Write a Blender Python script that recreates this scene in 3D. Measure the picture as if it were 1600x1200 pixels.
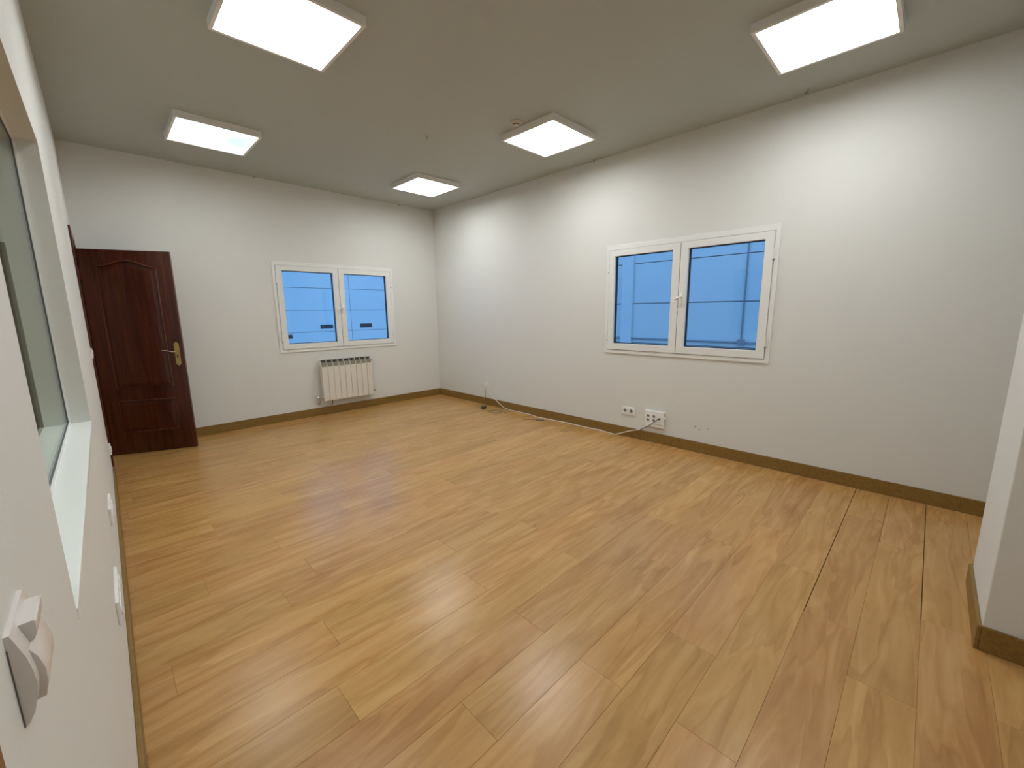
import bpy, bmesh, math, random
from mathutils import Vector, Matrix

random.seed(7)
for o in list(bpy.data.objects):
    bpy.data.objects.remove(o, do_unlink=True)
scn = bpy.context.scene
C = scn.collection
R90 = math.pi / 2

# ------------------------------------------------------------------ camera
cam_d = bpy.data.cameras.new('camera')
cam_d.sensor_fit = 'HORIZONTAL'
cam_d.sensor_width = 36.0
cam_d.lens = 646.72 / 1600 * 36.0
cam_d.clip_start = 0.01
cam_d.clip_end = 200
cam = bpy.data.objects.new('camera', cam_d)
C.objects.link(cam)
_fw = Vector((0.69334165, 0.69955436, -0.17291921)).normalized()
_r = Vector((0.70889503, -0.70523349, -0.01065652)).normalized()
_u = _r.cross(_fw).normalized()
cam.matrix_world = Matrix(((_r.x, _u.x, -_fw.x, -4.09534),
                           (_r.y, _u.y, -_fw.y, -5.90871),
                           (_r.z, _u.z, -_fw.z, 1.405),
                           (0, 0, 0, 1)))
scn.camera = cam

# ------------------------------------------------------------------ world, exposure
world = bpy.data.worlds.new('dusk_sky')
scn.world = world
world.use_nodes = True
bg = world.node_tree.nodes['Background']
bg.inputs['Color'].default_value = (0.21, 0.52, 1.0, 1)
bg.inputs['Strength'].default_value = 1.9
scn.view_settings.view_transform = 'Standard'
scn.view_settings.look = 'None'
scn.view_settings.gamma = 1.0
scn.view_settings.use_curve_mapping = False
scn.view_settings.exposure = 0.0
PANEL_STRENGTH = 15.0
PANEL_COLOR = (0.975, 1.0, 0.995, 1)

# ------------------------------------------------------------------ dimensions (metres)
H = 3.016            # ceiling
HB = 0.107           # baseboard height
YR = -7.3            # wall behind the camera
LW_LOC = Vector((-4.151, 0, 0))   # left wall runs very slightly out of square
LW_ROT = -0.0055


# ------------------------------------------------------------------ materials
MATS = {}


def mat(name, color=(0.8, 0.8, 0.8), rough=0.5, metal=0.0, spec=0.5, emit=None, estr=0.0):
    m = bpy.data.materials.new(name)
    m.use_nodes = True
    b = m.node_tree.nodes['Principled BSDF']
    b.inputs['Base Color'].default_value = (*color, 1)
    b.inputs['Roughness'].default_value = rough
    b.inputs['Metallic'].default_value = metal
    b.inputs['Specular IOR Level'].default_value = spec
    if emit:
        b.inputs['Emission Color'].default_value = emit
        b.inputs['Emission Strength'].default_value = estr
    MATS[name] = m
    return m


def N(m, typ, **kw):
    n = m.node_tree.nodes.new(typ)
    for k, v in kw.items():
        setattr(n, k, v)
    return n


def L(m, a, b):
    m.node_tree.links.new(a, b)


def paint(name, c1, c2, bump=0.06, rough=0.6, scale=2.0, fine=160, spec=0.3):
    """matt wall paint: faint mottling and a fine roller texture"""
    m = mat(name, c1, rough, spec=spec)
    b = m.node_tree.nodes['Principled BSDF']
    tc = N(m, 'ShaderNodeTexCoord')
    n1 = N(m, 'ShaderNodeTexNoise')
    n1.inputs['Scale'].default_value = scale
    n1.inputs['Detail'].default_value = 4
    mx = N(m, 'ShaderNodeMix', data_type='RGBA')
    mx.inputs['A'].default_value = (*c1, 1)
    mx.inputs['B'].default_value = (*c2, 1)
    n2 = N(m, 'ShaderNodeTexNoise')
    n2.inputs['Scale'].default_value = fine
    n2.inputs['Detail'].default_value = 2
    bp = N(m, 'ShaderNodeBump')
    bp.inputs['Strength'].default_value = bump
    bp.inputs['Distance'].default_value = 0.004
    L(m, tc.outputs['Object'], n1.inputs['Vector'])
    L(m, tc.outputs['Object'], n2.inputs['Vector'])
    L(m, n1.outputs['Fac'], mx.inputs['Factor'])
    L(m, mx.outputs['Result'], b.inputs['Base Color'])
    L(m, n2.outputs['Fac'], bp.inputs['Height'])
    L(m, bp.outputs['Normal'], b.inputs['Normal'])
    return m


def wood(name, cols, stretch=(1.3, 14, 14), rough=0.4, spec=0.5, rand=0.0, detail=5.0, bump=0.03, distort=1.2):
    """procedural wood, grain along object X; cols = dark, mid, light"""
    m = mat(name, cols[1], rough, spec=spec)
    b = m.node_tree.nodes['Principled BSDF']
    tc = N(m, 'ShaderNodeTexCoord')
    oi = N(m, 'ShaderNodeObjectInfo')
    mul = N(m, 'ShaderNodeVectorMath', operation='SCALE')
    mul.inputs[0].default_value = (37.0, 91.0, 53.0)
    L(m, oi.outputs['Random'], mul.inputs['Scale'])
    add = N(m, 'ShaderNodeVectorMath', operation='ADD')
    L(m, tc.outputs['Object'], add.inputs[0])
    L(m, mul.outputs[0], add.inputs[1])
    mp = N(m, 'ShaderNodeMapping')
    mp.inputs['Scale'].default_value = stretch
    L(m, add.outputs[0], mp.inputs['Vector'])
    n1 = N(m, 'ShaderNodeTexNoise')
    n1.inputs['Scale'].default_value = 1.0
    n1.inputs['Detail'].default_value = detail
    n1.inputs['Roughness'].default_value = 0.55
    n1.inputs['Distortion'].default_value = distort
    L(m, mp.outputs['Vector'], n1.inputs['Vector'])
    rp = N(m, 'ShaderNodeValToRGB')
    e = rp.color_ramp.elements
    e[0].position, e[0].color = 0.28, (*cols[0], 1)
    e[1].position, e[1].color = 0.74, (*cols[2], 1)
    k = rp.color_ramp.elements.new(0.5)
    k.color = (*cols[1], 1)
    L(m, n1.outputs['Fac'], rp.inputs['Fac'])
    out = rp.outputs['Color']
    if rand:
        # thin darker veins and small knots running with the grain
        mp2 = N(m, 'ShaderNodeMapping')
        mp2.inputs['Scale'].default_value = (0.9, 6.5, 1)
        L(m, add.outputs[0], mp2.inputs['Vector'])
        n3 = N(m, 'ShaderNodeTexNoise')
        n3.inputs['Scale'].default_value = 1.0
        n3.inputs['Detail'].default_value = 3
        n3.inputs['Distortion'].default_value = 0.6
        L(m, mp2.outputs['Vector'], n3.inputs['Vector'])
        r3 = N(m, 'ShaderNodeValToRGB')
        q = r3.color_ramp.elements
        q[0].position, q[0].color = 0.42, (1, 1, 1, 1)
        q[1].position, q[1].color = 0.57, (1, 1, 1, 1)
        k3 = r3.color_ramp.elements.new(0.485)
        k3.color = (0.89, 0.845, 0.80, 1)
        k4 = r3.color_ramp.elements.new(0.505)
        k4.color = (1.05, 1.05, 1.04, 1)
        L(m, n3.outputs['Fac'], r3.inputs['Fac'])
        mv = N(m, 'ShaderNodeMix', data_type='RGBA', blend_type='MULTIPLY')
        mv.inputs['Factor'].default_value = 1.0
        L(m, out, mv.inputs['A'])
        L(m, r3.outputs['Color'], mv.inputs['B'])
        out = mv.outputs['Result']
        hs = N(m, 'ShaderNodeHueSaturation')
        mr = N(m, 'ShaderNodeMapRange')
        mr.inputs['To Min'].default_value = 1 - rand
        mr.inputs['To Max'].default_value = 1 + rand
        L(m, oi.outputs['Random'], mr.inputs['Value'])
        L(m, mr.outputs['Result'], hs.inputs['Value'])
        # a second, decorrelated random drives the hue
        sn = N(m, 'ShaderNodeMath', operation='MULTIPLY')
        sn.inputs[1].default_value = 17.31
        fr = N(m, 'ShaderNodeMath', operation='FRACT')
        mh = N(m, 'ShaderNodeMapRange')
        mh.inputs['To Min'].default_value = 0.495
        mh.inputs['To Max'].default_value = 0.503
        L(m, oi.outputs['Random'], sn.inputs[0])
        L(m, sn.outputs[0], fr.inputs[0])
        L(m, fr.outputs[0], mh.inputs['Value'])
        L(m, mh.outputs['Result'], hs.inputs['Hue'])
        L(m, out, hs.inputs['Color'])
        out = hs.outputs['Color']
    L(m, out, b.inputs['Base Color'])
    if bump:
        bp = N(m, 'ShaderNodeBump')
        bp.inputs['Strength'].default_value = bump
        bp.inputs['Distance'].default_value = 0.002
        L(m, n1.outputs['Fac'], bp.inputs['Height'])
        L(m, bp.outputs['Normal'], b.inputs['Normal'])
    return m


def glass(name, tint, refl=1.0):
    m = bpy.data.materials.new(name)
    m.use_nodes = True
    nt = m.node_tree
    nt.nodes.clear()
    o = N(m, 'ShaderNodeOutputMaterial')
    t = N(m, 'ShaderNodeBsdfTransparent')
    t.inputs['Color'].default_value = (*tint, 1)
    g = N(m, 'ShaderNodeBsdfGlossy')
    g.inputs['Roughness'].default_value = 0.0
    # Schlick reflectance of one face of a thin pane (the same from both sides)
    lwt = N(m, 'ShaderNodeLayerWeight')
    pw = N(m, 'ShaderNodeMath', operation='POWER')
    pw.inputs[1].default_value = 5.0
    f = N(m, 'ShaderNodeMath', operation='MULTIPLY_ADD')
    f.inputs[1].default_value = 0.60 * refl
    f.inputs[2].default_value = 0.03 * refl
    L(m, lwt.outputs['Facing'], pw.inputs[0])
    L(m, pw.outputs[0], f.inputs[0])
    mx = N(m, 'ShaderNodeMixShader')
    L(m, f.outputs[0], mx.inputs[0])
    L(m, t.outputs[0], mx.inputs[1])
    L(m, g.outputs[0], mx.inputs[2])
    L(m, mx.outputs[0], o.inputs['Surface'])
    MATS[name] = m
    return m


paint('wall_paint', (0.785, 0.79, 0.76), (0.765, 0.77, 0.74), bump=0.08)
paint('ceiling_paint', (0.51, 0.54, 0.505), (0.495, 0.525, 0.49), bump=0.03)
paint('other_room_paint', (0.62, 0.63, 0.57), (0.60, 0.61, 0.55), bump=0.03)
paint('sill_paint', (0.93, 0.95, 0.93), (0.89, 0.91, 0.90), bump=0.01, rough=0.3, spec=0.5)
wood('laminate', [(0.425, 0.220, 0.065), (0.515, 0.285, 0.095), (0.60, 0.355, 0.135)],
     stretch=(1.5, 11, 1), rough=0.27, spec=0.5, rand=0.065, detail=6, bump=0.0, distort=1.6)
wood('baseboard_wood', [(0.205, 0.115, 0.026), (0.255, 0.148, 0.036), (0.30, 0.180, 0.048)],
     stretch=(2, 40, 40), rough=0.45, spec=0.4, detail=4, bump=0.02)
wood('mahogany', [(0.040, 0.0065, 0.002), (0.072, 0.0125, 0.0035), (0.105, 0.022, 0.006)],
     stretch=(22, 22, 1.2), rough=0.27, spec=0.5, detail=5, bump=0.02)
wood('mahogany_gloss', [(0.060, 0.012, 0.005), (0.085, 0.018, 0.007), (0.11, 0.026, 0.010)],
     stretch=(22, 22, 1.2), rough=0.16, spec=0.8, detail=4, bump=0.0)
wood('glare_frame_wood', [(0.12, 0.09, 0.07), (0.15, 0.115, 0.09), (0.18, 0.14, 0.11)],
     stretch=(22, 22, 1.2), rough=0.45, detail=4, bump=0.02)  # paler than the mahogany: glare of the glass put into the wood colour
mat('subfloor', (0.10, 0.055, 0.025), 0.9)
mat('white_aluminium', (0.86, 0.87, 0.85), 0.32, spec=0.5)
mat('white_plastic', (0.90, 0.90, 0.88), 0.35, spec=0.5)
mat('switch_plastic', (0.78, 0.74, 0.71), 0.25, spec=0.5)
mat('radiator_enamel', (0.80, 0.76, 0.67), 0.35, spec=0.5)
mat('radiator_cavity_shade', (0.035, 0.03, 0.024), 0.9)
mat('radiator_inside', (0.27, 0.235, 0.175), 0.8)
mat('gasket_rubber', (0.012, 0.013, 0.016), 0.6)
mat('dark_gap', (0.02, 0.02, 0.02), 0.8)
mat('brass', (0.50, 0.40, 0.15), 0.34, metal=0.85)
mat('bright_brass', (0.85, 0.75, 0.55), 0.2, metal=0.9)
mat('chrome', (0.62, 0.60, 0.56), 0.28, metal=1.0)
mat('socket_hole', (0.17, 0.16, 0.145), 0.6)
mat('cable_white', (0.80, 0.76, 0.67), 0.5)
mat('cable_grey', (0.16, 0.145, 0.12), 0.6)
mat('adapter_black', (0.045, 0.043, 0.042), 0.5)
mat('cable_beige', (0.33, 0.27, 0.15), 0.6)
mat('hook_metal', (0.26, 0.24, 0.20), 0.5)
mat('panel_frame', (0.86, 0.85, 0.82), 0.45)
mat('detector_plastic', (0.62, 0.58, 0.50), 0.5)
mat('concrete_ground', (0.35, 0.35, 0.35), 0.9)
mat('facade_pipe', (0.20, 0.22, 0.25), 0.5)
mat('slot_dark', (0.014, 0.015, 0.017), 0.5)
paint('facade_panel', (0.62, 0.62, 0.62), (0.56, 0.57, 0.58), bump=0.05, rough=0.8, scale=0.8, fine=40, spec=0.1)
mat('facade_core', (0.17, 0.18, 0.20), 0.9)
paint('plaster_chip', (0.86, 0.84, 0.79), (0.80, 0.78, 0.72), bump=0.2, fine=300)
mat('wall_hole', (0.38, 0.36, 0.31), 0.9)
glass('window_glass', (0.97, 0.985, 1.0), 1.0)
glass('interior_glass', (0.90, 0.945, 0.89), 1.05)

m = mat('led_diffuser', (0.9, 0.9, 0.88), 0.5, emit=PANEL_COLOR, estr=PANEL_STRENGTH)
# the same diffuser with one dimmed, bluish corner (tired LEDs)
m = mat('led_diffuser_tired', (0.9, 0.9, 0.88), 0.5, emit=PANEL_COLOR, estr=PANEL_STRENGTH)
b = m.node_tree.nodes['Principled BSDF']
tc = N(m, 'ShaderNodeTexCoord')
ds = N(m, 'ShaderNodeVectorMath', operation='DISTANCE')
ds.inputs[1].default_value = (0.26, 0.06, -0.013)
L(m, tc.outputs['Object'], ds.inputs[0])
mr = N(m, 'ShaderNodeMapRange', interpolation_type='SMOOTHSTEP')
mr.inputs['From Min'].default_value = 0.14
mr.inputs['From Max'].default_value = 0.38
mr.inputs['To Min'].default_value = 0.80
mr.inputs['To Max'].default_value = PANEL_STRENGTH
L(m, ds.outputs['Value'], mr.inputs['Value'])
L(m, mr.outputs['Result'], b.inputs['Emission Strength'])
mc = N(m, 'ShaderNodeMix', data_type='RGBA')
mc.inputs['A'].default_value = (0.60, 0.90, 1.0, 1)
mc.inputs['B'].default_value = PANEL_COLOR
m2 = N(m, 'ShaderNodeMapRange')
m2.inputs['From Min'].default_value = 0.12
m2.inputs['From Max'].default_value = 0.26
L(m, ds.outputs['Value'], m2.inputs['Value'])
L(m, m2.outputs['Result'], mc.inputs['Factor'])
L(m, mc.outputs['Result'], b.inputs['Emission Color'])


# ------------------------------------------------------------------ mesh helpers
def BM():
    return bmesh.new()


def box(bm, x0, x1, y0, y1, z0, z1, bev=0.0, seg=2):
    vs = [bm.verts.new((x, y, z)) for z in (z0, z1) for y in (y0, y1) for x in (x0, x1)]
    fs = [bm.faces.new([vs[i] for i in q]) for q in
          ((0, 2, 3, 1), (4, 5, 7, 6), (0, 1, 5, 4), (2, 6, 7, 3), (0, 4, 6, 2), (1, 3, 7, 5))]
    if bev:
        es = list({e for f in fs for e in f.edges})
        bmesh.ops.bevel(bm, geom=es, offset=bev, segments=seg, affect='EDGES', profile=0.5)
    return vs


def cyl(bm, c, axis, r, h, n=24, r2=None, bev=0.0):
    """cylinder centred on c along axis"""
    z = Vector(axis).normalized()
    q = z.to_track_quat('Z', 'Y').to_matrix().to_4x4()
    mtx = Matrix.Translation(c) @ q
    ret = bmesh.ops.create_cone(bm, cap_ends=True, segments=n, radius1=r, radius2=r if r2 is None else r2,
                                depth=h, matrix=mtx)
    if bev:
        es = [e for e in {e for v in ret['verts'] for e in v.link_edges} if not any(
            abs((e.verts[0].co - e.verts[1].co).normalized().dot(z)) > 0.5 for _ in (0,))]
        bmesh.ops.bevel(bm, geom=es, offset=bev, segments=2, affect='EDGES', profile=0.5)


def smooth_path(pts, n=6):
    p = [Vector(q) for q in pts]
    out = []
    for i in range(len(p) - 1):
        a, b_, c, d = p[max(i - 1, 0)], p[i], p[i + 1], p[min(i + 2, len(p) - 1)]
        for k in range(n):
            t = k / n
            out.append(0.5 * ((2 * b_) + (c - a) * t + (2 * a - 5 * b_ + 4 * c - d) * t * t
                              + (3 * b_ - a - 3 * c + d) * t ** 3))
    out.append(p[-1])
    return out


def tube(bm, pts, r, n=8, closed=False, flat=None):
    """sweep a circle (or an ellipse flattened along a direction) along points"""
    pts = [Vector(q) for q in pts]
    rings = []
    m = len(pts)
    up = Vector((0, 0, 1))
    for i, q in enumerate(pts):
        a = pts[(i - 1) % m] if (closed or i > 0) else q
        c = pts[(i + 1) % m] if (closed or i < m - 1) else q
        t = (c - a).normalized()
        ref = up if abs(t.dot(up)) < 0.95 else Vector((1, 0, 0))
        if flat is not None:
            ref = Vector(flat)
        s = t.cross(ref).normalized()
        w = s.cross(t).normalized()
        rr = r if isinstance(r, tuple) else (r, r)
        rings.append([bm.verts.new(q + s * math.cos(6.28318 * k / n) * rr[0] + w * math.sin(6.28318 * k / n) * rr[1])
                      for k in range(n)])
    for i in range(m if closed else m - 1):
        A, B = rings[i], rings[(i + 1) % m]
        for k in range(n):
            bm.faces.new((A[k], A[(k + 1) % n], B[(k + 1) % n], B[k]))
    if not closed:
        bm.faces.new(rings[0][::-1])
        bm.faces.new(rings[-1])


def prism(bm, poly, axis, a, b_):
    """extrude polygon: axis 'x': poly in (y,z); 'y': poly in (x,z); 'z': poly in (x,y)"""
    def P(u, v, w):
        return {'x': (w, u, v), 'y': (u, w, v), 'z': (u, v, w)}[axis]
    A = [bm.verts.new(P(u, v, a)) for u, v in poly]
    B = [bm.verts.new(P(u, v, b_)) for u, v in poly]
    bm.faces.new(A)
    bm.faces.new(B[::-1])
    n = len(poly)
    for i in range(n):
        bm.faces.new((A[i], B[i], B[(i + 1) % n], A[(i + 1) % n]))


def ring(bm, o, i, y0, y1, bev=0.0):
    """rectangular frame in the XZ plane; o, i = (x0,x1,z0,z1); y0..y1 depth"""
    def loop(rc, y):
        return [bm.verts.new(q) for q in ((rc[0], y, rc[2]), (rc[1], y, rc[2]), (rc[1], y, rc[3]), (rc[0], y, rc[3]))]
    of, ob, if_, ib = loop(o, y0), loop(o, y1), loop(i, y0), loop(i, y1)
    fs = []
    for k in range(4):
        j = (k + 1) % 4
        fs += [bm.faces.new((of[k], of[j], if_[j], if_[k])), bm.faces.new((ob[k], ib[k], ib[j], ob[j])),
               bm.faces.new((of[k], ob[k], ob[j], of[j])), bm.faces.new((if_[k], if_[j], ib[j], ib[k]))]
    if bev:
        es = {e for f in fs for e in f.edges
              if not (abs(e.verts[0].co.x - e.verts[1].co.x) > 1e-6 and abs(e.verts[0].co.z - e.verts[1].co.z) > 1e-6)}
        bmesh.ops.bevel(bm, geom=list(es), offset=bev, segments=2, affect='EDGES', profile=0.5)


def slab_with_holes(bm, u0, u1, v0, v1, t0, t1, holes, axis):
    """wall slab: axis 'x' -> u=y,v=z, thickness along x ; axis 'y' -> u=x,v=z ; axis 'z' -> u=x,v=y"""
    us = sorted({u0, u1, *[q for h in holes for q in h[:2]]})
    vs = sorted({v0, v1, *[q for h in holes for q in h[2:]]})
    us = [q for q in us if u0 <= q <= u1]
    vs = [q for q in vs if v0 <= q <= v1]

    def P(u, v, t):
        return {'x': (t, u, v), 'y': (u, t, v), 'z': (u, v, t)}[axis]

    def solid(i, j):
        if i < 0 or j < 0 or i >= len(us) - 1 or j >= len(vs) - 1:
            return False
        cu, cv = (us[i] + us[i + 1]) / 2, (vs[j] + vs[j + 1]) / 2
        return not any(h[0] < cu < h[1] and h[2] < cv < h[3] for h in holes)

    def quad(*p):
        bm.faces.new([bm.verts.new(q) for q in p])
    for i in range(len(us) - 1):
        for j in range(len(vs) - 1):
            if not solid(i, j):
                continue
            a, b_, c, d = us[i], us[i + 1], vs[j], vs[j + 1]
            for t in (t0, t1):
                quad(P(a, c, t), P(b_, c, t), P(b_, d, t), P(a, d, t))
            if not solid(i - 1, j):
                quad(P(a, c, t0), P(a, d, t0), P(a, d, t1), P(a, c, t1))
            if not solid(i + 1, j):
                quad(P(b_, c, t0), P(b_, d, t0), P(b_, d, t1), P(b_, c, t1))
            if not solid(i, j - 1):
                quad(P(a, c, t0), P(b_, c, t0), P(b_, c, t1), P(a, c, t1))
            if not solid(i, j + 1):
                quad(P(a, d, t0), P(b_, d, t0), P(b_, d, t1), P(a, d, t1))
    bmesh.ops.remove_doubles(bm, verts=bm.verts, dist=1e-5)


def obj(name, bm, material, parent=None, smooth=False, loc=None, rotz=0.0):
    bmesh.ops.recalc_face_normals(bm, faces=bm.faces)
    me = bpy.data.meshes.new(name)
    bm.to_mesh(me)
    bm.free()
    me.materials.append(MATS[material])
    if smooth:
        for p in me.polygons:
            p.use_smooth = True
        try:
            me.set_sharp_from_angle(angle=math.radians(40))
        except Exception:
            pass
    o = bpy.data.objects.new(name, me)
    C.objects.link(o)
    if parent:
        o.parent = parent
    if loc is not None:
        o.location = loc
    o.rotation_euler.z = rotz
    return o


def empty(name, loc=(0, 0, 0), rotz=0.0):
    o = bpy.data.objects.new(name, None)
    o.empty_display_size = 0.1
    C.objects.link(o)
    o.location = loc
    o.rotation_euler = (0, 0, rotz)
    return o


def tag(o, label, cat, group=None, kind=None):
    o['label'] = label
    o['category'] = cat
    if group:
        o['group'] = group
    if kind:
        o['kind'] = kind
    return o


def struct(o, label, cat):
    return tag(o, label, cat, kind='structure')


def copy_tree(o, parent=None):
    c = o.copy()
    C.objects.link(c)
    if parent:
        c.parent = parent
    for ch in list(o.children):
        copy_tree(ch, c)
    return c


def lw(s, y, z):
    """left-wall coordinates (s out of the wall, y along, z) -> world"""
    v = Matrix.Rotation(LW_ROT, 3, 'Z') @ Vector((s, y, z))
    return v + LW_LOC


# ================================================================== THE ROOM
# ---- floor: dark subfloor with laminate planks laid parallel to the back wall
bm = BM()
box(bm, -4.32, 0.0, YR, 0.0, -0.06, -0.012)
floor = obj('floor', bm, 'subfloor')
struct(floor, 'honey coloured laminate floor of long beech planks', 'floor')
PW, PL, Y0 = 0.1955, 1.309, -5.635
JOINT = {1: -0.897, -1: -1.54, 0: -1.90, 2: -1.596, -3: -1.56, -2: -2.47, -5: -1.553, -7: -2.85, -6: -2.312,
         -8: -2.22, -10: -3.597, -4: -2.02, -9: -2.75}
mesh_cache = {}


def plank(x0, x1, y0, y1):
    lx, ly = round(x1 - x0, 4), round(y1 - y0, 4)
    if (lx, ly) not in mesh_cache:
        b_ = BM()
        box(b_, -lx / 2, lx / 2, -ly / 2, ly / 2, -0.012, 0.0)
        top = [e for e in b_.edges if all(abs(v.co.z) < 1e-6 for v in e.verts)]
        bmesh.ops.bevel(b_, geom=top, offset=0.0006, segments=1, affect='EDGES')
        o_ = obj('plank', b_, 'laminate', floor)
        mesh_cache[(lx, ly)] = o_.data
    else:
        o_ = bpy.data.objects.new('plank', mesh_cache[(lx, ly)])
        C.objects.link(o_)
        o_.parent = floor
    o_.location = ((x0 + x1) / 2, (y0 + y1) / 2, 0)


k0, k1 = math.ceil((Y0 - 0.0) / PW) - 1, math.floor((Y0 - YR) / PW) + 1
for k in range(k0, k1 + 1):
    yt, yb = min(Y0 - PW * k, -0.008), max(Y0 - PW * (k + 1), YR + 0.008)
    if yt - yb < 0.02:
        continue
    j = JOINT.get(k, -random.uniform(0.1, PL))
    while j < -PL:
        j += PL
    xs = [-0.008]
    x = j
    while x > -4.17:
        if xs[-1] - x > 0.03:
            xs.append(x)
        x -= PL
    xs.append(-4.178)
    for i in range(len(xs) - 1):
        g = 0.0003
        yt2 = yt - g
        if i <= 1 and k in (0, 2):
            yt2 -= 0.0028          # the seams that have opened up by the right wall
        if i == 0 and k == 1:
            yt2 -= 0.0012
        plank(xs[i + 1] + g, xs[i] - g, yb + g, yt2)

# ---- ceiling
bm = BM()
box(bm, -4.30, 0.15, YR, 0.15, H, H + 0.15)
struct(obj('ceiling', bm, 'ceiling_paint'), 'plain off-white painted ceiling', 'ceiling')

# ---- back wall (y=0) and right wall (x=0), each with a window opening
BWX, BWZ = -1.629, 0.9016     # back window: centre, bottom
RWY, RWZ = -4.1205, 0.932     # right window
HW, HH = 0.827, 1.16          # half width, height of a window's outer frame
bm = BM()
slab_with_holes(bm, -4.30, 0.20, 0.0, H, 0.0, 0.20, [(BWX - HW + .02, BWX + HW - .02, BWZ + .02, BWZ + HH - .02)], 'y')
wall_back = struct(obj('wall_back', bm, 'wall_paint'), 'off-white wall with the small window above the radiator', 'wall')
bm = BM()
slab_with_holes(bm, YR - .15, 0.0, 0.0, H, 0.0, 0.20, [(RWY - HW + .02, RWY + HW - .02, RWZ + .02, RWZ + HH - .02)], 'x')
wall_right = struct(obj('wall_right', bm, 'wall_paint'), 'long off-white wall with the larger-looking window and sockets', 'wall')
bm = BM()
box(bm, -4.30, 0.20, YR - 0.15, YR, 0, H)
struct(obj('wall_rear', bm, 'wall_paint'), 'off-white wall behind the viewpoint', 'wall')

# ---- left wall with the interior window and two door openings
IWY0, IWY1, IWZ0, IWZ1 = -4.98, -3.27, 0.935, 2.10
D1Y0, D1Y1 = -0.945, -0.165       # wall opening of the open door
D2Y0, D2Y1 = -6.38, -5.607         # wall opening of the door beside the camera
LT = 0.145                        # thickness of the left wall
bm = BM()
slab_with_holes(bm, YR - 0.1, 0.0, 0.0, H, -LT, 0.0,
                [(IWY0, IWY1, IWZ0, IWZ1), (D1Y0, D1Y1, -1, 2.055), (D2Y0, D2Y1, -1, 2.055)], 'x')
wall_left = obj('wall_left', bm, 'wall_paint', loc=LW_LOC, rotz=LW_ROT)
struct(wall_left, 'off-white partition wall with the interior window, seen at a grazing angle', 'wall')

# ---- pier at the right edge of the view
PX0, PX1, PY = -1.660, -1.085, -6.197
bm = BM()
box(bm, PX0, PX1, YR, PY, 0, H, bev=0.004)
struct(obj('wall_pier', bm, 'wall_paint'), 'off-white wall pier at the right edge of the room', 'wall')


# ---- baseboards
def baseboard(name, label, parts, loc=None, rotz=0.0):
    b_ = BM()
    for p in parts:
        box(b_, *p, 0.0, HB, bev=0.003)
    o_ = obj(name, b_, 'baseboard_wood', loc=loc, rotz=rotz)
    return struct(o_, label, 'baseboard')


T = 0.014
baseboard('baseboard_back', 'brown wooden baseboard along the radiator wall', [(-4.075, 0.0, -T, 0.0)])
baseboard('baseboard_right', 'brown wooden baseboard along the wall with the sockets', [(-T, 0.0, -6.19, -T), (-T - .002, 0, YR, -6.1905)])
baseboard('baseboard_pier', 'brown wooden baseboard wrapping the wall pier',
          [(PX0 - T, PX1 + T, PY, PY + T), (PX0 - T, PX0, YR, PY), (PX1, PX1 + T, YR, PY)])
baseboard('baseboard_left', 'brown wooden baseboard under the interior window',
          [(0.0, T, -5.546, -1.012), (0.0, T, YR, -6.445)], LW_LOC, LW_ROT)
# chipped plaster just above the right baseboard, and a few old screw holes, sit on the wall
bm = BM()
poly = [(-5.05, 0.107), (-5.075, 0.113), (-5.10, 0.119), (-5.13, 0.117), (-5.17, 0.112), (-5.20, 0.107)]
prism(bm, poly, 'x', -0.004, 0.0)
obj('plaster_chip', bm, 'plaster_chip', wall_right)
for (y, z, r_) in ((-4.363, 0.254, 0.008), (-4.403, 0.232, 0.0075), (-4.488, 0.256, 0.006)):
    bm = BM()
    cyl(bm, (-0.001, y, z), (1, 0, 0), r_, 0.002, 8)
    obj('screw_hole', bm, 'wall_hole', wall_right)

# ================================================================== WINDOWS (two identical white casements)


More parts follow.
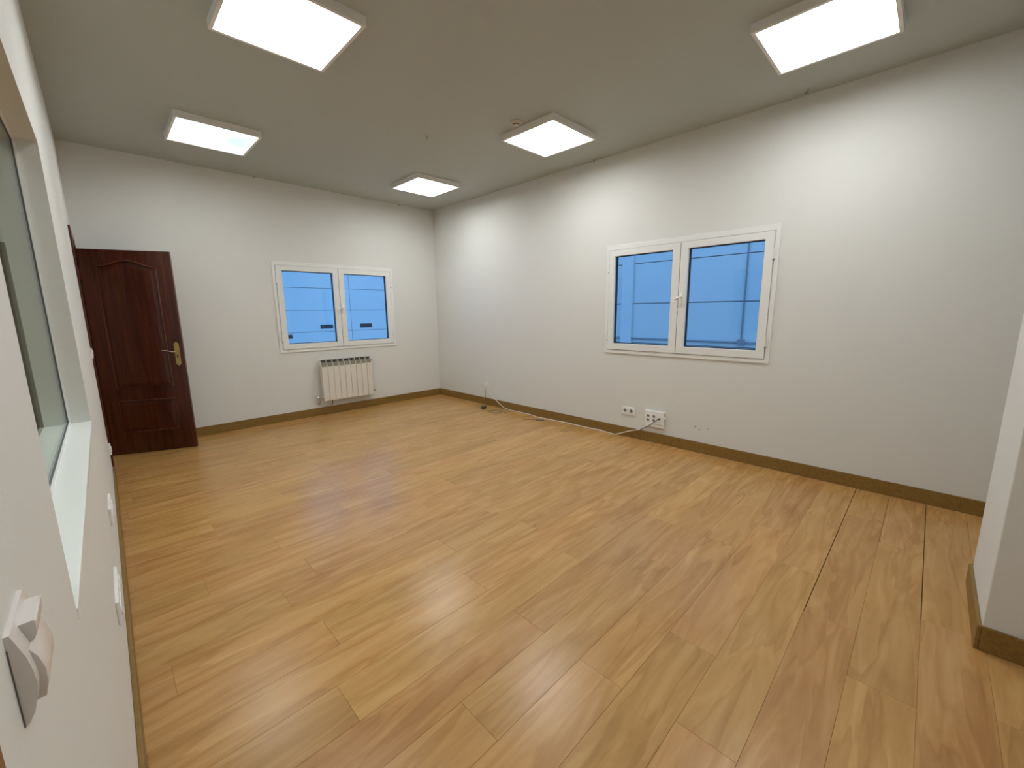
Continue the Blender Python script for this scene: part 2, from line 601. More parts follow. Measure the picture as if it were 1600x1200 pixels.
def casement(name, label, loc, rotz):
    """local frame: X to the right as seen from the room, -Y into the room, Z up from the frame's lower edge"""
    w = empty(name, loc, rotz)
    struct(w, label, 'window')
    b_ = BM()
    ring(b_, (-HW, HW, 0, HH), (-HW + 0.036, HW - 0.036, 0.037, HH - 0.048), -0.012, 0.0, bev=0.003)      # flange on the wall
    ring(b_, (-HW + .022, HW - .022, 0.022, HH - .022), (-HW + 0.062, HW - 0.062, 0.062, HH - 0.07), 0.0, 0.075)
    obj('frame', b_, 'white_aluminium', w)
    for s in (-1, 1):
        b_ = BM()
        a, c = 0.0022, HW - 0.041
        o_ = (a, c, 0.041, HH - 0.052)
        i_ = (0.077, 0.717, 0.110, HH - 0.114)
        if s < 0:
            o_ = (-c, -a, o_[2], o_[3])
            i_ = (-i_[1], -i_[0], i_[2], i_[3])
        ring(b_, o_, i_, -0.020, 0.045, bev=0.003)
        sash = obj('sash', b_, 'white_aluminium', w)
        g = BM()
        ring(g, i_, (i_[0] + .007, i_[1] - .007, i_[2] + .007, i_[3] - .007), 0.006, 0.040)
        obj('gasket', g, 'gasket_rubber', sash)
        g = BM()
        box(g, i_[0] - .003, i_[1] + .003, 0.018, 0.024, i_[2] - .003, i_[3] + .003)
        obj('pane', g, 'window_glass', sash)
    # black strip filling the gap between the meeting stiles, standing in for its shade
    b_ = BM()
    box(b_, -0.0021, 0.0021, -0.017, 0.044, 0.043, HH - 0.054)
    obj('meeting_gap_shade', b_, 'dark_gap', w)
    # handle on the right sash: base plate, neck and lever
    b_ = BM()
    box(b_, 0.014, 0.046, -0.028, -0.019, 0.505, 0.630, bev=0.003)
    cyl(b_, (0.030, -0.036, 0.590), (0, 1, 0), 0.011, 0.022, 16)
    obj('handle', b_, 'white_plastic', w, smooth=True)
    b_ = BM()
    tube(b_, smooth_path([(0.032, -0.046, 0.594), (0.022, -0.056, 0.588), (0.004, -0.060, 0.580), (-0.018, -0.060, 0.570)], 4),
         (0.011, 0.009), 10)
    obj('handle_lever', b_, 'white_plastic', w, smooth=True)
    b_ = BM()
    box(b_, -0.012, 0.010, -0.030, -0.0195, 0.458, 0.482, bev=.002)
    obj('latch', b_, 'white_plastic', w)
    # hinges
    for s in (-1, 1):
        for z in (0.19, HH - 0.235):
            b_ = BM()
            cyl(b_, (s * (HW - 0.037), -0.021, z), (0, 0, 1), 0.0075, 0.085, 12)
            box(b_, *sorted((s * (HW - 0.037), s * (HW - 0.018))), -0.018, -0.011, z - 0.036, z + 0.036)
            obj('hinge', b_, 'white_aluminium', w)
            b_ = BM()
            box(b_, s * (HW - 0.037) - 0.008, s * (HW - 0.037) + 0.008, -0.0275, -0.0125, z - 0.0475, z - 0.0435)
            obj('hinge_pin', b_, 'dark_gap', w)
    return w


casement('window_1', 'white two-sash window on the back wall above the radiator', (BWX, 0, BWZ), 0.0)
casement('window_2', 'white two-sash window on the long right wall', (0, RWY, RWZ), -R90)

# ---- interior window in the left wall: white sill, plastered reveal, one fixed pane
win = empty('window_3', LW_LOC, LW_ROT)
struct(win, 'fixed interior window with a deep white sill in the left wall', 'window')
bm = BM()
box(bm, -LT - 0.012, 0.002, IWY0, IWY1, IWZ0 - 0.02, IWZ0 + 0.0015, bev=0.002)
obj('window_sill', bm, 'sill_paint', win)
GX = -0.074
for (a, b2) in (((-LT + .04, GX - .006), 'bead'), ((GX + .006, GX + .012), 'bead')):
    bm = BM()
    x0, x1 = a if b2 != 'bead' or a[0] > GX else (GX - .012, GX - .006)
    s = [(IWY0, IWZ0 + .0015), (IWY1, IWZ0 + .0015), (IWY1, IWZ1), (IWY0, IWZ1)]
    for (ya, yb, za, zb) in ((IWY0, IWY1, IWZ0 + .0015, IWZ0 + .009), (IWY0, IWY1, IWZ1 - .009, IWZ1),
                             (IWY0, IWY0 + .009, IWZ0 + .009, IWZ1 - .009), (IWY1 - .009, IWY1, IWZ0 + .009, IWZ1 - .009)):
        box(bm, x0, x1, ya, yb, za, zb)
    obj('glazing_bead', bm, 'sill_paint', win)
bm = BM()
for (ya, yb, za, zb) in ((IWY0, IWY1, IWZ0 + .002, IWZ0 + .0075), (IWY0, IWY1, IWZ1 - .0075, IWZ1),
                         (IWY0, IWY0 + .0075, IWZ0 + .0075, IWZ1 - .0075), (IWY1 - .0075, IWY1, IWZ0 + .0075, IWZ1 - .0075)):
    box(bm, GX - .0058, GX + .0058, ya, yb, za, zb)
obj('gasket', bm, 'facade_core', win)
bm = BM()
box(bm, GX - .003, GX + .003, IWY0 + .004, IWY1 - .004, IWZ0 + .005, IWZ1 - .004)
obj('pane', bm, 'interior_glass', win)


# ================================================================== DOORS
def door_frame(parent, y0, y1, top, material):
    """jamb lining and architraves (both faces) in left-wall coordinates; y0..y1 = wall opening"""
    b_ = BM()
    box(b_, -LT - .001, .001, y0, y0 + .022, 0, top - .022)
    box(b_, -LT - .001, .001, y1 - .022, y1, 0, top - .022)
    box(b_, -LT - .001, .001, y0, y1, top - .022, top)
    obj('jamb_lining', b_, material, parent)
    for (xa, xb, am) in ((0.0, 0.0135, material), (-LT - .0135, -LT, 'glare_frame_wood')):
        b_ = BM()
        box(b_, xa, xb, y0 - .062, y0 + .008, 0, top + .062, bev=.003)
        box(b_, xa, xb, y1 - .008, y1 + .062, 0, top + .062, bev=.003)
        box(b_, xa, xb, y0 + .0085, y1 - .0085, top - .008, top + .062, bev=.003)
        obj('architrave', b_, am, parent)


def leaf_with_panels(parent, width, height, thick, loc, rotz, material, arched=True):
    """leaf: local X from hinge (0) to free edge (width), front face at y=0 looking along -Y, thickness to +Y"""
    q0, q1 = 0.118, width - 0.131       # panel field limits in X
    arch = [(q1, 1.872)]
    if arched:
        n = 18
        for i in range(1, n):
            t = i / n
            x_ = q1 + (q0 - q1) * t
            arch.append((x_, 1.872 + 0.058 * (0.5 - 0.5 * math.cos(2 * math.pi * t)) ** 1.1))
    arch.append((q0, 1.872))
    up = [(q0, 0.680), (q1, 0.680)] + arch
    lo = [(q0, 0.228), (q1, 0.228), (q1, 0.548), (q0, 0.548)]
    b_ = BM()
    box(b_, 0, width, 0.0085, thick, 0.006, height)
    # front sheet with two cut-outs
    loops = [[(0, .006), (width, .006), (width, height), (0, height)], up, lo]
    es = []
    for lp in loops:
        vs = [b_.verts.new((x_, 0.0, z_)) for x_, z_ in lp]
        es += [b_.edges.new((vs[i], vs[(i + 1) % len(vs)])) for i in range(len(vs))]
    r_ = bmesh.ops.triangle_fill(b_, use_beauty=True, use_dissolve=False, edges=es)
    faces = [f for f in r_['geom'] if isinstance(f, bmesh.types.BMFace)]
    ext = bmesh.ops.extrude_face_region(b_, geom=faces)
    for v in [g for g in ext['geom'] if isinstance(g, bmesh.types.BMVert)]:
        v.co.y = 0.0085
    lf = obj('leaf', b_, material, parent, loc=loc, rotz=rotz)
    for lp in (up, lo):
        # ovolo moulding round the cut-out, slightly proud of the stiles
        b_ = BM()
        tube(b_, [(x_, 0.0005, z_) for x_, z_ in lp], (0.0115, 0.0085), 8, closed=True, flat=(0, 1, 0))
        obj('moulding', b_, 'mahogany_gloss', lf, smooth=True)
        # raised field
        cx = sum(p[0] for p in lp) / len(lp)
        zs = [p[1] for p in lp]
        cz = (min(zs) + max(zs)) / 2
        hx, hz = (q1 - q0) / 2, (max(zs) - min(zs)) / 2
        cx = (q0 + q1) / 2
        b_ = BM()
        outer = [(cx + (x_ - cx) * (hx - .012) / hx, cz + (z_ - cz) * (hz - .012) / hz) for x_, z_ in lp]
        inner = [(cx + (x_ - cx) * (hx - .045) / hx, cz + (z_ - cz) * (hz - .045) / hz) for x_, z_ in lp]
        A = [b_.verts.new((x_, 0.0085, z_)) for x_, z_ in outer]
        B = [b_.verts.new((x_, 0.0045, z_)) for x_, z_ in inner]
        for i in range(len(A)):
            b_.faces.new((A[i], A[(i + 1) % len(A)], B[(i + 1) % len(A)], B[i]))
        b_.faces.new(B)
        obj('panel', b_, material, lf)
    return lf


# ---- the open mahogany door at the far end of the left wall
door1 = struct(empty('door_1'), 'open dark mahogany panelled door with brass handle', 'door')
fr = empty('door_frame', LW_LOC, LW_ROT)
fr.parent = door1
door_frame(fr, D1Y0, D1Y1, 2.055, 'mahogany')
A_ = Vector((-3.489, -0.455, 0))
B_ = Vector((-4.143, -0.192, 0))
WL = (A_ - B_).length
ang = math.atan2((A_ - B_).y, (A_ - B_).x)
leaf = leaf_with_panels(door1, WL, 2.027, 0.035, B_, ang, 'mahogany')
# brass back plate with scalloped ends, lever, keyhole
px = WL - 0.053
bm = BM()
prof = [(-.021, -.105), (-.012, -.112), (-.006, -.122), (.006, -.122), (.012, -.112), (.021, -.105), (.021, .105), (.012, .112),
        (.006, .122), (-.006, .122), (-.012, .112), (-.021, .105)]
prism(bm, [(px + a, 1.010 + c) for a, c in prof], 'y', -0.0045, 0.0)
obj('handle_plate', bm, 'brass', leaf)
bm = BM()
cyl(bm, (px, -0.025, 1.036), (0, 1, 0), 0.010, 0.045, 16)
cyl(bm, (px, -0.007, 1.036), (0, 1, 0), 0.017, 0.006, 20)
obj('handle_neck', bm, 'brass', leaf, smooth=True)
bm = BM()
tube(bm, smooth_path([(px + .004, -0.048, 1.036), (px - .025, -0.05, 1.035), (px - .055, -0.051, 1.042), (px - .085, -0.051, 1.050),
                      (px - .118, -0.050, 1.049)], 5), (0.0065, 0.0055), 10)
obj('lever', bm, 'bright_brass', leaf, smooth=True)
bm = BM()
cyl(bm, (px, -0.0049, 0.988), (0, 1, 0), 0.008, 0.001, 14)
box(bm, px - .0035, px + .0035, -0.0054, -0.0044, 0.966, 0.985)
obj('keyhole', bm, 'dark_gap', leaf)
bm = BM()
prism(bm, [(px + a, 1.010 + c) for a, c in prof], 'y', 0.035, 0.0395)
cyl(bm, (px, 0.058, 1.036), (0, 1, 0), 0.010, 0.04, 16)
tube(bm, [(px + .004, 0.080, 1.036), (px - .11, 0.080, 1.045)], 0.006, 10)
obj('rear_handle', bm, 'brass', leaf)
for z in (0.25, 1.05, 1.80):
    bm = BM()
    cyl(bm, (-0.004, -0.004, z), (0, 0, 1), 0.006, 0.09, 12)
    obj('hinge', bm, 'mahogany', leaf, smooth=True)

# ---- closed door beside the camera (only its architrave shows)
door2 = struct(empty('door_2', LW_LOC, LW_ROT), 'brown wooden door frame on the left wall below the light switch', 'door')
MATS['mahogany2'] = wood('mahogany2', [(0.10, 0.034, 0.011), (0.14, 0.05, 0.016), (0.18, 0.068, 0.022)],
                         stretch=(22, 22, 1.2), rough=0.35, detail=4, bump=0.02)
door_frame(door2, D2Y0, D2Y1, 2.055, 'mahogany2')
bm = BM()
box(bm, -0.045, -0.010, D2Y0 + .024, D2Y1 - .024, 0.006, 2.03, bev=.002)
obj('leaf', bm, 'mahogany2', door2)

# ================================================================== THE ROOM BEYOND THE INTERIOR WINDOW
XO = -6.9
YO = 0.385
bm = BM()
box(bm, XO, -4.325, YR - .1, YO, -0.06, 0.0)
struct(obj('floor_beyond', bm, 'baseboard_wood'), 'floor of the room beyond the interior window', 'floor')
bm = BM()
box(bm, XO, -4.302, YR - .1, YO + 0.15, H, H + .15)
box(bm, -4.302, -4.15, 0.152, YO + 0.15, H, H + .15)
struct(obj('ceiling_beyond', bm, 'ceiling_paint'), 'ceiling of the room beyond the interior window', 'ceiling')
bm = BM()
box(bm, XO, -4.15, YO, YO + .15, 0, H)
struct(obj('wall_beyond_back', bm, 'other_room_paint'), 'pale wall seen through the interior window', 'wall')
bm = BM()
box(bm, XO - .15, XO, YR - .1, YO + .15, 0, H)
struct(obj('wall_beyond_left', bm, 'other_room_paint'), 'far side wall of the room beyond the interior window', 'wall')
bm = BM()
box(bm, XO, -4.302, YR - .25, YR - .101, 0, H)
struct(obj('wall_beyond_rear', bm, 'other_room_paint'), 'rear wall of the room beyond the interior window', 'wall')
bm = BM()
box(bm, -4.30, -4.152, 0.201, YO, 0, H)
struct(obj('wall_beyond_return', bm, 'other_room_paint'), 'short wall return beside the open door', 'wall')

# ================================================================== CEILING LIGHTS
def ceiling_light(label, x, y, diffuser='led_diffuser', group='square ceiling light panels'):
    t = tag(empty('ceiling_light', (x, y, H)), label, 'light', group)
    b_ = BM()
    s, q = 0.312, 0.292
    for (xa, xb, ya, yb) in ((-s, s, -s, -q), (-s, s, q, s), (-s, -q, -q, q), (q, s, -q, q)):
        box(b_, xa, xb, ya, yb, -0.052, 0.0)
    obj('frame', b_, 'panel_frame', t)
    b_ = BM()
    box(b_, -q + .001, q - .001, -q + .001, q - .001, -0.013, -0.009)
    obj('diffuser', b_, diffuser, t)
    return t


LX = (-3.135, -0.895)
LY = (-1.155, -3.20, -5.29)
ceiling_light('square light panel nearest the open door, with a bluish dim corner', LX[0], LY[0], 'led_diffuser_tired')
ceiling_light('square light panel nearest the far corner where the two walls meet', LX[1], LY[0])
ceiling_light('square light panel cut by the top left of the view', LX[0], LY[1])
ceiling_light('square light panel next to the smoke detector', LX[1], LY[1])
ceiling_light('square light panel at the top right, near the right wall', LX[1], LY[2])
ceiling_light('square light panel overhead, above the viewpoint', LX[0], LY[2])
ceiling_light('unseen added light panel in the room beyond, further from the viewpoint', -5.15, -2.2, group='added lights of the room beyond')
ceiling_light('unseen added light panel in the room beyond, beside the interior window', -5.15, -5.4, group='added lights of the room beyond')  # both panels are unseen, added to brighten the room beyond and the sill

# ---- smoke detector
sd = tag(empty('smoke_detector', (-1.300, -3.175, H)), 'small round smoke detector beside a ceiling light panel', 'detector')
bm = BM()
cyl(bm, (0, 0, -0.004), (0, 0, 1), 0.052, 0.008, 32)
obj('base', bm, 'detector_plastic', sd, smooth=True)
bm = BM()
cyl(bm, (0, 0, -0.015), (0, 0, 1), 0.032, 0.014, 32, r2=0.042)
obj('head', bm, 'detector_plastic', sd, smooth=True)
bm = BM()
cyl(bm, (0, 0, -0.0245), (0, 0, 1), 0.027, 0.005, 24)
obj('sensor_grille', bm, 'dark_gap', sd)
bm = BM()
cyl(bm, (0, 0, -0.0285), (0, 0, 1), 0.026, 0.003, 24)
obj('cap', bm, 'detector_plastic', sd, smooth=True)


# ---- little screw hooks left in the ceiling
def hook(label, x, y, rz, size=0.75):
    t = tag(empty('ceiling_hook', (x, y, H), rz), label, 'hook', 'screw hooks in the ceiling')
    b_ = BM()
    cyl(b_, (0, 0, -0.003 * size), (0, 0, 1), 0.010 * size, 0.006 * size, 12)
    obj('rosette', b_, 'detector_plastic', t)
    b_ = BM()
    pts = [(0, 0, 0), (0, 0, -0.018), (0.004, 0, -0.03), (0.014, 0, -0.036), (0.024, 0, -0.03), (0.026, 0, -0.018)]
    tube(b_, smooth_path([Vector(p) * size for p in pts], 3), 0.0035 * size, 8)
    obj('hook_wire', b_, 'hook_metal', t, smooth=True)
    return t


hook('tiny dark hook alone in the middle of the ceiling', -1.702, -2.411, 0.9)
hook('small ceiling hook by the back wall, below the panel nearest the door', -2.563, -0.071, 0.5)
hook('small ceiling hook by the back wall, near the far corner', -0.642, -0.045, 0.5)
hook('small ceiling hook by the right wall, next to the panel with the detector', -0.050, -3.125, 0.8, 0.9)
hook('small ceiling hook by the right wall, below the top right panel', -0.117, -5.057, 0.8, 0.9)

# ================================================================== RADIATOR
NS, SW = 9, 0.0805
rad = tag(empty('radiator', (-1.637, 0, 0)), 'cream aluminium radiator with nine sections under the window', 'radiator')
Xr = -NS * SW / 2
proto = None
for i in range(NS):
    x = Xr + SW * (i + .5)
    if proto is None:
        bm = BM()
        hw = SW / 2 - 0.0016
        # front plate with rounded edges, folded back at top
        box(bm, -hw, hw, -0.118, -0.108, 0.206, 0.682, bev=0.004)
        # upright web of the section, its top sloping up to the rear
        prism(bm, [(-0.110, 0.215), (-0.112, 0.682), (-0.070, 0.776), (-0.064, 0.779), (-0.038, 0.779), (-0.038, 0.215)],
              'x', -hw, -hw + 0.005)
        # rear plate
        box(bm, -hw, hw, -0.042, -0.037, 0.235, 0.77, bev=0.002)
        proto = obj('section', bm, 'radiator_enamel', rad)
        o = proto
        # side fins of the section stand inside it, dull
        fin = BM()
        # dull sloping grille plate with two convector fins, set back between the webs
        prism(fin, [(-0.107, 0.670), (-0.078, 0.738), (-0.071, 0.738), (-0.100, 0.670)], 'x', -hw + 0.0055, hw - 0.0005)
        for q in (-0.010, 0.014):
            prism(fin, [(-0.109, 0.676), (-0.068, 0.770), (-0.060, 0.770), (-0.100, 0.676)], 'x', q - .0012, q + .0012)
        f0 = obj('fin', fin, 'radiator_inside', o)
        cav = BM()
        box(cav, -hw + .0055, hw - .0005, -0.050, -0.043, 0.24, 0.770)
        c0 = obj('core', cav, 'radiator_cavity_shade', o)  # near-black box behind the grille, the cavity's shade put into its colour
    else:
        o = proto.copy()
        C.objects.link(o)
        o.parent = rad
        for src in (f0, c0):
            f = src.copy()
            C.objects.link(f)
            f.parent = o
    o.location = (x, 0, 0)
for z in (0.262, 0.722):
    bm = BM()
    cyl(bm, (0, -0.072 if z < 0.5 else -0.062, z), (1, 0, 0), 0.019 if z < 0.5 else 0.010, NS * SW + .004, 20)
    obj('header_tube', bm, 'radiator_enamel', rad, smooth=True)
bm = BM()
cyl(bm, (Xr - .020, -0.072, 0.262), (1, 0, 0), 0.013, 0.04, 16)
cyl(bm, (Xr - .040, -0.072, 0.255), (0, 0, 1), 0.015, 0.05, 16)
cyl(bm, (Xr - .062, -0.072, 0.262), (1, 0, 0), 0.014, 0.03, 16)
tube(bm, smooth_path([(Xr - .040, -0.072, 0.24), (Xr - .040, -0.070, 0.20), (Xr - .040, -0.045, 0.175), (Xr - .040, -0.004, 0.170)], 4), 0.0085, 10)
obj('valve', bm, 'chrome', rad, smooth=True)
bm = BM()
cyl(bm, (-Xr + .018, -0.072, 0.262), (1, 0, 0), 0.013, 0.035, 16)
cyl(bm, (-Xr + .038, -0.072, 0.262), (0, 1, 0), 0.013, 0.05, 16)
tube(bm, [(-Xr + .038, -0.06, 0.262), (-Xr + .038, -0.002, 0.262)], 0.0085, 10)
obj('lockshield', bm, 'chrome', rad, smooth=True)
bm = BM()
cyl(bm, (-Xr + .008, -0.072, 0.722), (1, 0, 0), 0.017, 0.016, 16)
cyl(bm, (-Xr + .022, -0.072, 0.722), (1, 0, 0), 0.006, 0.015, 10)
obj('bleed_valve', bm, 'chrome', rad, smooth=True)
bm = BM()
cyl(bm, (Xr - .006, -0.072, 0.722), (1, 0, 0), 0.017, 0.012, 16)
obj('end_plug', bm, 'radiator_enamel', rad, smooth=True)
for x in (-0.22, 0.22):
    bm = BM()
    box(bm, x - .012, x + .012, -0.05, -0.0005, 0.690, 0.715)
    obj('bracket', bm, 'radiator_enamel', rad)
bm = BM()
tube(bm, smooth_path([(-0.236, -0.072, 0.250), (-0.236, -0.070, 0.17), (-0.236, -0.050, 0.135), (-0.236, -0.012, 0.128)], 4), 0.006, 8)
obj('drain_pipe', bm, 'cable_grey', rad, smooth=True)


# ================================================================== SOCKETS AND SWITCHES
def schuko(parent, x, z, yf, r=0.0195):
    """round outlet: raised rim, flush dark disc for the shaded recess, on a plate whose face is at y=yf (room towards -y)"""
    b_ = BM()
    n = 24
    prev = None
    prof = [(r + .0035, yf + .001), (r + .0030, yf - .003), (r, yf - .003), (r - .001, yf + .001)]
    rings = []
    for (rr, yy) in prof:
        rings.append([b_.verts.new((x + rr * math.cos(6.28318 * i / n), yy, z + rr * math.sin(6.28318 * i / n))) for i in range(n)])
    for a, c in zip(rings, rings[1:]):
        for i in range(n):
            b_.faces.new((a[i], a[(i + 1) % n], c[(i + 1) % n], c[i]))
    out = obj('outlet', b_, 'white_plastic', parent, smooth=True)
    b_ = BM()
    cyl(b_, (x, yf + .0002, z), (0, 1, 0), r - .0008, 0.0012, 20)
    obj('well_shade', b_, 'socket_hole', out)  # disc level with the plate, shade of the recess painted in
    return out


def face_plate(w_, h_, d_, holes, r=0.0195):
    """face plate; solid, the outlets sit on its face"""
    b_ = BM()
    box(b_, -w_ / 2, w_ / 2, -d_, 0, -h_ / 2, h_ / 2, bev=min(.003, d_ * .4))
    return b_


# double outlet on the right wall
s2 = tag(empty('power_socket', (0, -3.627, 0.296), -R90), 'white double power socket left of the large outlet box', 'socket')
obj('plate', face_plate(0.160, 0.090, 0.010, ()), 'white_plastic', s2)
for x in (-0.040, 0.036):
    schuko(s2, x, 0.002, -0.0105)
# six-way outlet box
s6 = tag(empty('outlet_box', (0, -3.945, 0.259), -R90), 'large white outlet box with four outlets and a plugged-in cable', 'socket')
bm = BM()
box(bm, -0.112, 0.112, -0.022, 0, -0.087, 0.087, bev=.004)
obj('back_box', bm, 'white_plastic', s6)
bm = BM()
box(bm, -0.112, 0.108, -0.030, -0.0225, -0.085, 0.087, bev=.003)
obj('plate', bm, 'white_plastic', s6)
bm = BM()
box(bm, -0.111, 0.111, -0.0226, -0.0219, -0.086, 0.086)
obj('shadow_gap', bm, 'socket_hole', s6)
for x in (-0.070, -0.006):
    for z in (0.031, -0.011):
        schuko(s6, x, z, -0.0305, 0.0150)
bm = BM()
box(bm, 0.038, 0.078, -0.0325, -0.0302, -0.005, 0.036, bev=.001)
obj('data_module', bm, 'white_plastic', s6)
bm = BM()
box(bm, 0.046, 0.068, -0.0332, -0.0324, 0.005, 0.024)
obj('data_port', bm, 'socket_hole', s6)
bm = BM()
box(bm, 0.0, 0.108, -0.0308, -0.0300, -0.052, -0.049)
obj('lid_seam', bm, 'socket_hole', s6)
bm = BM()
cyl(bm, (0.112, -0.012, 0.030), (1, 0, 0), 0.018, 0.012, 18)
obj('cable_gland', bm, 'white_plastic', s6)
# single outlet near the far corner
s1 = tag(empty('power_socket', (0, -1.232, 0.302), -R90), 'white single power socket near the far corner', 'socket')
obj('plate', face_plate(0.085, 0.085, 0.009, ()), 'white_plastic', s1)
schuko(s1, 0, 0, -0.0095, 0.021)

# plates on the left wall, seen edge-on


def left_plate(label, y, z, w_, n, d_=0.011, name='power_socket'):
    p = lw(0, y, z)
    t = tag(empty(name, p, R90 + LW_ROT), label, 'socket')
    obj('plate', face_plate(w_, 0.086, d_, ()), 'white_plastic', t)
    for i in range(n):
        schuko(t, (i - (n - 1) / 2) * 0.071, 0, -d_ - .0005)
    return t


left_plate('long white socket plate low on the left wall, nearer the camera', -3.92, 0.402, 0.29, 4)
left_plate('long white socket plate low on the left wall, further from the camera', -3.17, 0.470, 0.25, 3)
left_plate('single white socket low on the left wall beside the frame of the open door', -1.15, 0.30, 0.085, 1, 0.015)
swd = tag(empty('light_switch', lw(0, -1.15, 1.105), R90 + LW_ROT), 'white light switch beside the frame of the open door', 'switch')
obj('plate', face_plate(0.085, 0.085, 0.010, ()), 'white_plastic', swd)
bm = BM()
prism(bm, [(-0.0102, -0.026), (-0.013, -0.026), (-0.0165, 0.026), (-0.0102, 0.026)], 'x', -0.027, 0.027)
obj('rocker', bm, 'white_plastic', swd)

# big light switch in the left foreground: convex plate with a two-lobed rocker
swn = tag(empty('light_switch', lw(0, -5.375, 1.111), R90 + LW_ROT), 'large white rocker light switch in the left foreground', 'switch')
bm = BM()
prof = [(0, 0.042), (-0.0035, 0.042), (-0.006, 0.032), (-0.0095, 0.018), (-0.0115, 0.003), (-0.0120, -0.008), (-0.0105, -0.020),
        (-0.0070, -0.033), (-0.0035, -0.0405), (0, -0.042)]
prism(bm, prof, 'x', -0.041, 0.041)
es = [e for e in bm.edges if abs(e.verts[0].co.x - e.verts[1].co.x) < 1e-6 and max(v.co.y for v in e.verts) < -0.001]
bmesh.ops.bevel(bm, geom=es, offset=0.0018, segments=2, affect='EDGES', profile=0.5)
obj('plate', bm, 'switch_plastic', swn, smooth=True)
for (prof, xa, xb) in (
        ([(-0.003, 0.018), (-0.0100, 0.018), (-0.0140, 0.009), (-0.0168, -0.005), (-0.0163, -0.018), (-0.0135, -0.030), (-0.006, -0.031), (-0.003, -0.030)], -0.029, 0.029),
        ([(-0.003, 0.036), (-0.0140, 0.0365), (-0.0152, 0.0352), (-0.0145, 0.024), (-0.0122, 0.0185), (-0.003, 0.0185)], -0.017, 0.029)):
    bm = BM()
    prism(bm, prof, 'x', xa, xb)
    es = [e for e in bm.edges if abs(e.verts[0].co.x - e.verts[1].co.x) < 1e-6 and max(v.co.y for v in e.verts) < -0.005]
    bmesh.ops.bevel(bm, geom=es, offset=0.0010, segments=2, affect='EDGES', profile=0.5)
    obj('rocker', bm, 'switch_plastic', swn, smooth=True)
bm = BM()
box(bm, -0.0418, -0.036, -0.0009, -0.0001, -0.0420, 0.030)
obj('rear_gap', bm, 'socket_hole', swn)

# ================================================================== CABLES ON THE FLOOR BY THE RIGHT WALL
cord = tag(empty('extension_cable', (-0.03, -2.5, 0)), 'long white cable running along the baseboard into the outlet box', 'cable')
off = Vector((0.03, 2.5, 0))
pts = [(-0.045, -1.255, 0.295), (-0.048, -1.275, 0.25), (-0.035, -1.33, 0.19), (-0.030, -1.42, 0.135), (-0.030, -1.50, 0.085), (-0.032, -1.62, 0.026), (-0.030, -1.72, 0.008),
       (-0.030, -1.80, 0.005), (-0.024, -1.97, 0.005), (-0.028, -2.18, 0.005), (-0.062, -2.31, 0.005), (-0.046, -2.52, 0.005), (-0.024, -2.77, 0.005),
       (-0.028, -3.04, 0.005), (-0.022, -3.24, 0.005), (-0.040, -3.42, 0.005), (-0.050, -3.49, 0.007), (-0.034, -3.57, 0.036), (-0.030, -3.68, 0.082), (-0.030, -3.785, 0.115)]
bm = BM()
tube(bm, [p + off for p in smooth_path(pts, 6)], 0.0050, 8)
obj('cable', bm, 'cable_white', cord, smooth=True)
bm = BM()
tube(bm, [p + off for p in smooth_path([(-0.030, -3.785, 0.115), (-0.042, -3.86, 0.160), (-0.047, -3.93, 0.214), (-0.056, -3.985, 0.264), (-0.050, -4.001, 0.273)], 6)], 0.0046, 8)
obj('cable_end', bm, 'cable_grey', cord, smooth=True)
bm = BM()
cyl(bm, Vector((-0.0445, -4.001, 0.273)) + off, (1, 0, 0), 0.0085, 0.018, 14)
obj('plug', bm, 'adapter_black', cord, smooth=True)
bm = BM()
cyl(bm, Vector((-0.028, -1.236, 0.302)) + off, (1, 0, 0), 0.013, 0.034, 20, r2=0.016)
obj('plug', bm, 'white_plastic', cord, smooth=True)
bm = BM()
box(bm, 0.03 - .036, 0.03 - .022, 2.5 - 3.30, 2.5 - 3.262, 0.0, 0.016, bev=.002)
obj('cable_joiner', bm, 'cable_white', cord)

ad = tag(empty('power_adapter', (-0.205, -1.385, 0), 0.5), 'small black power adapter lying on the floor near the corner', 'adapter')
bm = BM()
box(bm, -0.040, 0.040, -0.030, 0.030, 0.0, 0.032, bev=.006)
obj('body', bm, 'adapter_black', ad, smooth=True)
bm = BM()
for y in (-0.009, 0.009):
    cyl(bm, (-0.048, y, 0.018), (1, 0, 0), 0.0024, 0.02, 8)
obj('pin', bm, 'chrome', ad)
bm = BM()
tube(bm, smooth_path([(0.038, 0.0, 0.015), (0.07, 0.0, 0.004), (0.13, 0.02, 0.003), (0.185, 0.035, 0.004), (0.213, 0.045, 0.03),
                      (0.226, 0.052, 0.12), (0.229, 0.056, 0.22), (0.226, 0.056, 0.285)], 5), 0.003, 8)
obj('lead', bm, 'cable_grey', ad, smooth=True)

coil = tag(empty('loose_cable', (-0.23, -1.66, 0)), 'tangle of thin beige cable on the floor beside the adapter', 'cable')
bm = BM()
pts = []
for i in range(34):
    a = i / 33 * math.pi * 4.2
    rr = 0.085 + 0.012 * math.sin(a * 1.7)
    pts.append((rr * math.cos(a) * 1.15, rr * math.sin(a) * 0.9 + 0.01 * math.sin(2.3 * a), 0.004 + 0.003 * (i % 3) / 2 + 0.004 * i / 33))
pts += [(0.13, -0.07, 0.006), (0.10, -0.13, 0.005), (0.04, -0.15, 0.004)]
tube(bm, smooth_path(pts, 3), 0.0034, 8)
obj('coil', bm, 'cable_beige', coil, smooth=True)

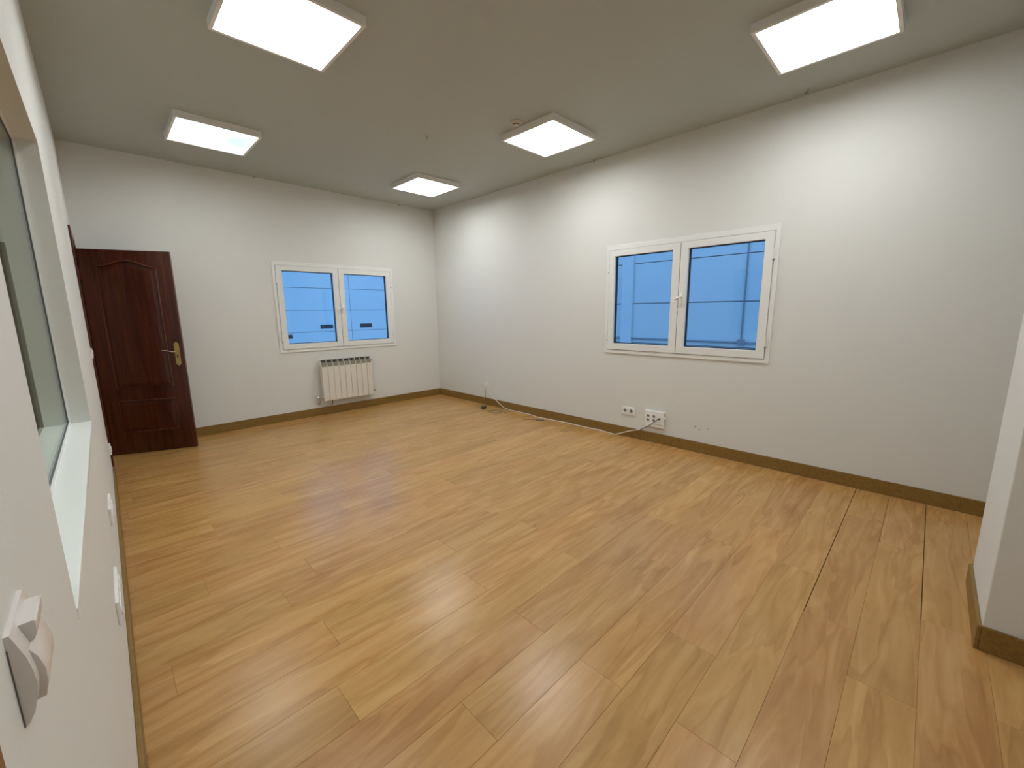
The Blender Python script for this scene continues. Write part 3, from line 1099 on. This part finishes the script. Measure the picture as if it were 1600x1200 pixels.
bit = tag(empty('cable_connector', (-0.150, -2.44, 0), 0.35), 'small grey cable connector on the floor beside the white cable', 'connector')
bm = BM()
box(bm, -0.016, 0.016, -0.055, 0.055, 0.0, 0.016, bev=.004)
obj('body', bm, 'cable_grey', bit, smooth=True)
bm = BM()
tube(bm, smooth_path([(0, 0.05, 0.008), (0.01, 0.10, 0.004), (-0.03, 0.16, 0.004), (-0.02, 0.22, 0.004)], 4), 0.0035, 8)
obj('lead', bm, 'cable_grey', bit, smooth=True)

# ================================================================== OUTSIDE: pale panelled facades in blue dusk light
GZ = -4.0
bm = BM()
box(bm, -12, 20, -16, 20, GZ - .2, GZ)
struct(obj('ground', bm, 'concrete_ground'), 'yard ground far below the windows', 'ground')


def facade(name, label, loc, rotz, length, rows, z0, ph, plen, first):
    """local: X along the facade, face at y=0 looking along -Y, panels stand 25 mm proud with open joints"""
    t = tag(empty(name, loc, rotz), label, 'building')
    b_ = BM()
    box(b_, 0, length, 0.03, 0.4, GZ, z0 + rows * ph + 0.1)
    obj('core', b_, 'facade_core', t)
    cache = {}
    for r_ in range(rows):
        x = first - plen if first > 0 else first
        while x < length:
            a, c = max(x, 0) + .009, min(x + plen, length) - .009
            if c - a > 0.05:
                key = round(c - a, 3)
                if key not in cache:
                    p = BM()
                    box(p, 0, c - a, 0.0, 0.03, .009, ph - .009)
                    o_ = obj('wall_panel', p, 'facade_panel', t)
                    cache[key] = o_.data
                else:
                    o_ = bpy.data.objects.new('wall_panel', cache[key])
                    C.objects.link(o_)
                    o_.parent = t
                o_.location = (a, 0, z0 + r_ * ph)
            x += plen
    return t


# beyond the right window: x = 4.3, local X runs towards -y
fr_ = facade('panelled_building', 'pale panelled facade with pilaster and conduits beyond the right window', (4.3, 0.30, 0), -R90, 12.0, 9,
             1.54 - 0.845 * 3, 0.845, 9.0, 9.0)
bm = BM()
box(bm, 1.262, 1.535, -0.05, 0.0, GZ, 6.4, bev=.01)
obj('pilaster', bm, 'facade_panel', fr_)
# beyond the back window: y = 12.7
fb_ = facade('panelled_building', 'pale panelled facade with narrow dark slots beyond the back window', (-4.0, 12.7, 0), 0.0, 18.0, 9,
             1.545 - 0.92 * 3, 0.92, 6.2, 8.13 - 6.2)
for (x0, x1, z0, z1) in ((2.75, 3.29, 0.75, 0.92), (4.53, 5.10, 0.745, 0.925), (1.05, 1.59, 0.39, 0.545)):
    bm = BM()
    box(bm, x0 + 4.0, x1 + 4.0, -0.012, 0.02, z0, z1)
    obj('slot_window', bm, 'slot_dark', fb_)
# conduits on the right facade
cd = fr_
bm = BM()
tube(bm, [(0.3, -0.02, 0.79), (9.0, -0.02, 0.79)], 0.020, 10)
obj('pipe', bm, 'facade_pipe', cd, smooth=True)
bm = BM()
tube(bm, [(3.757, -0.015, 0.79), (3.757, -0.015, 5.5)], 0.013, 10)
obj('pipe', bm, 'facade_pipe', cd, smooth=True)
bm = BM()
box(bm, 3.757 - .06, 3.757 + .06, -0.065, 0.0, 0.735, 0.85, bev=.008)
obj('junction_box', bm, 'facade_pipe', cd)
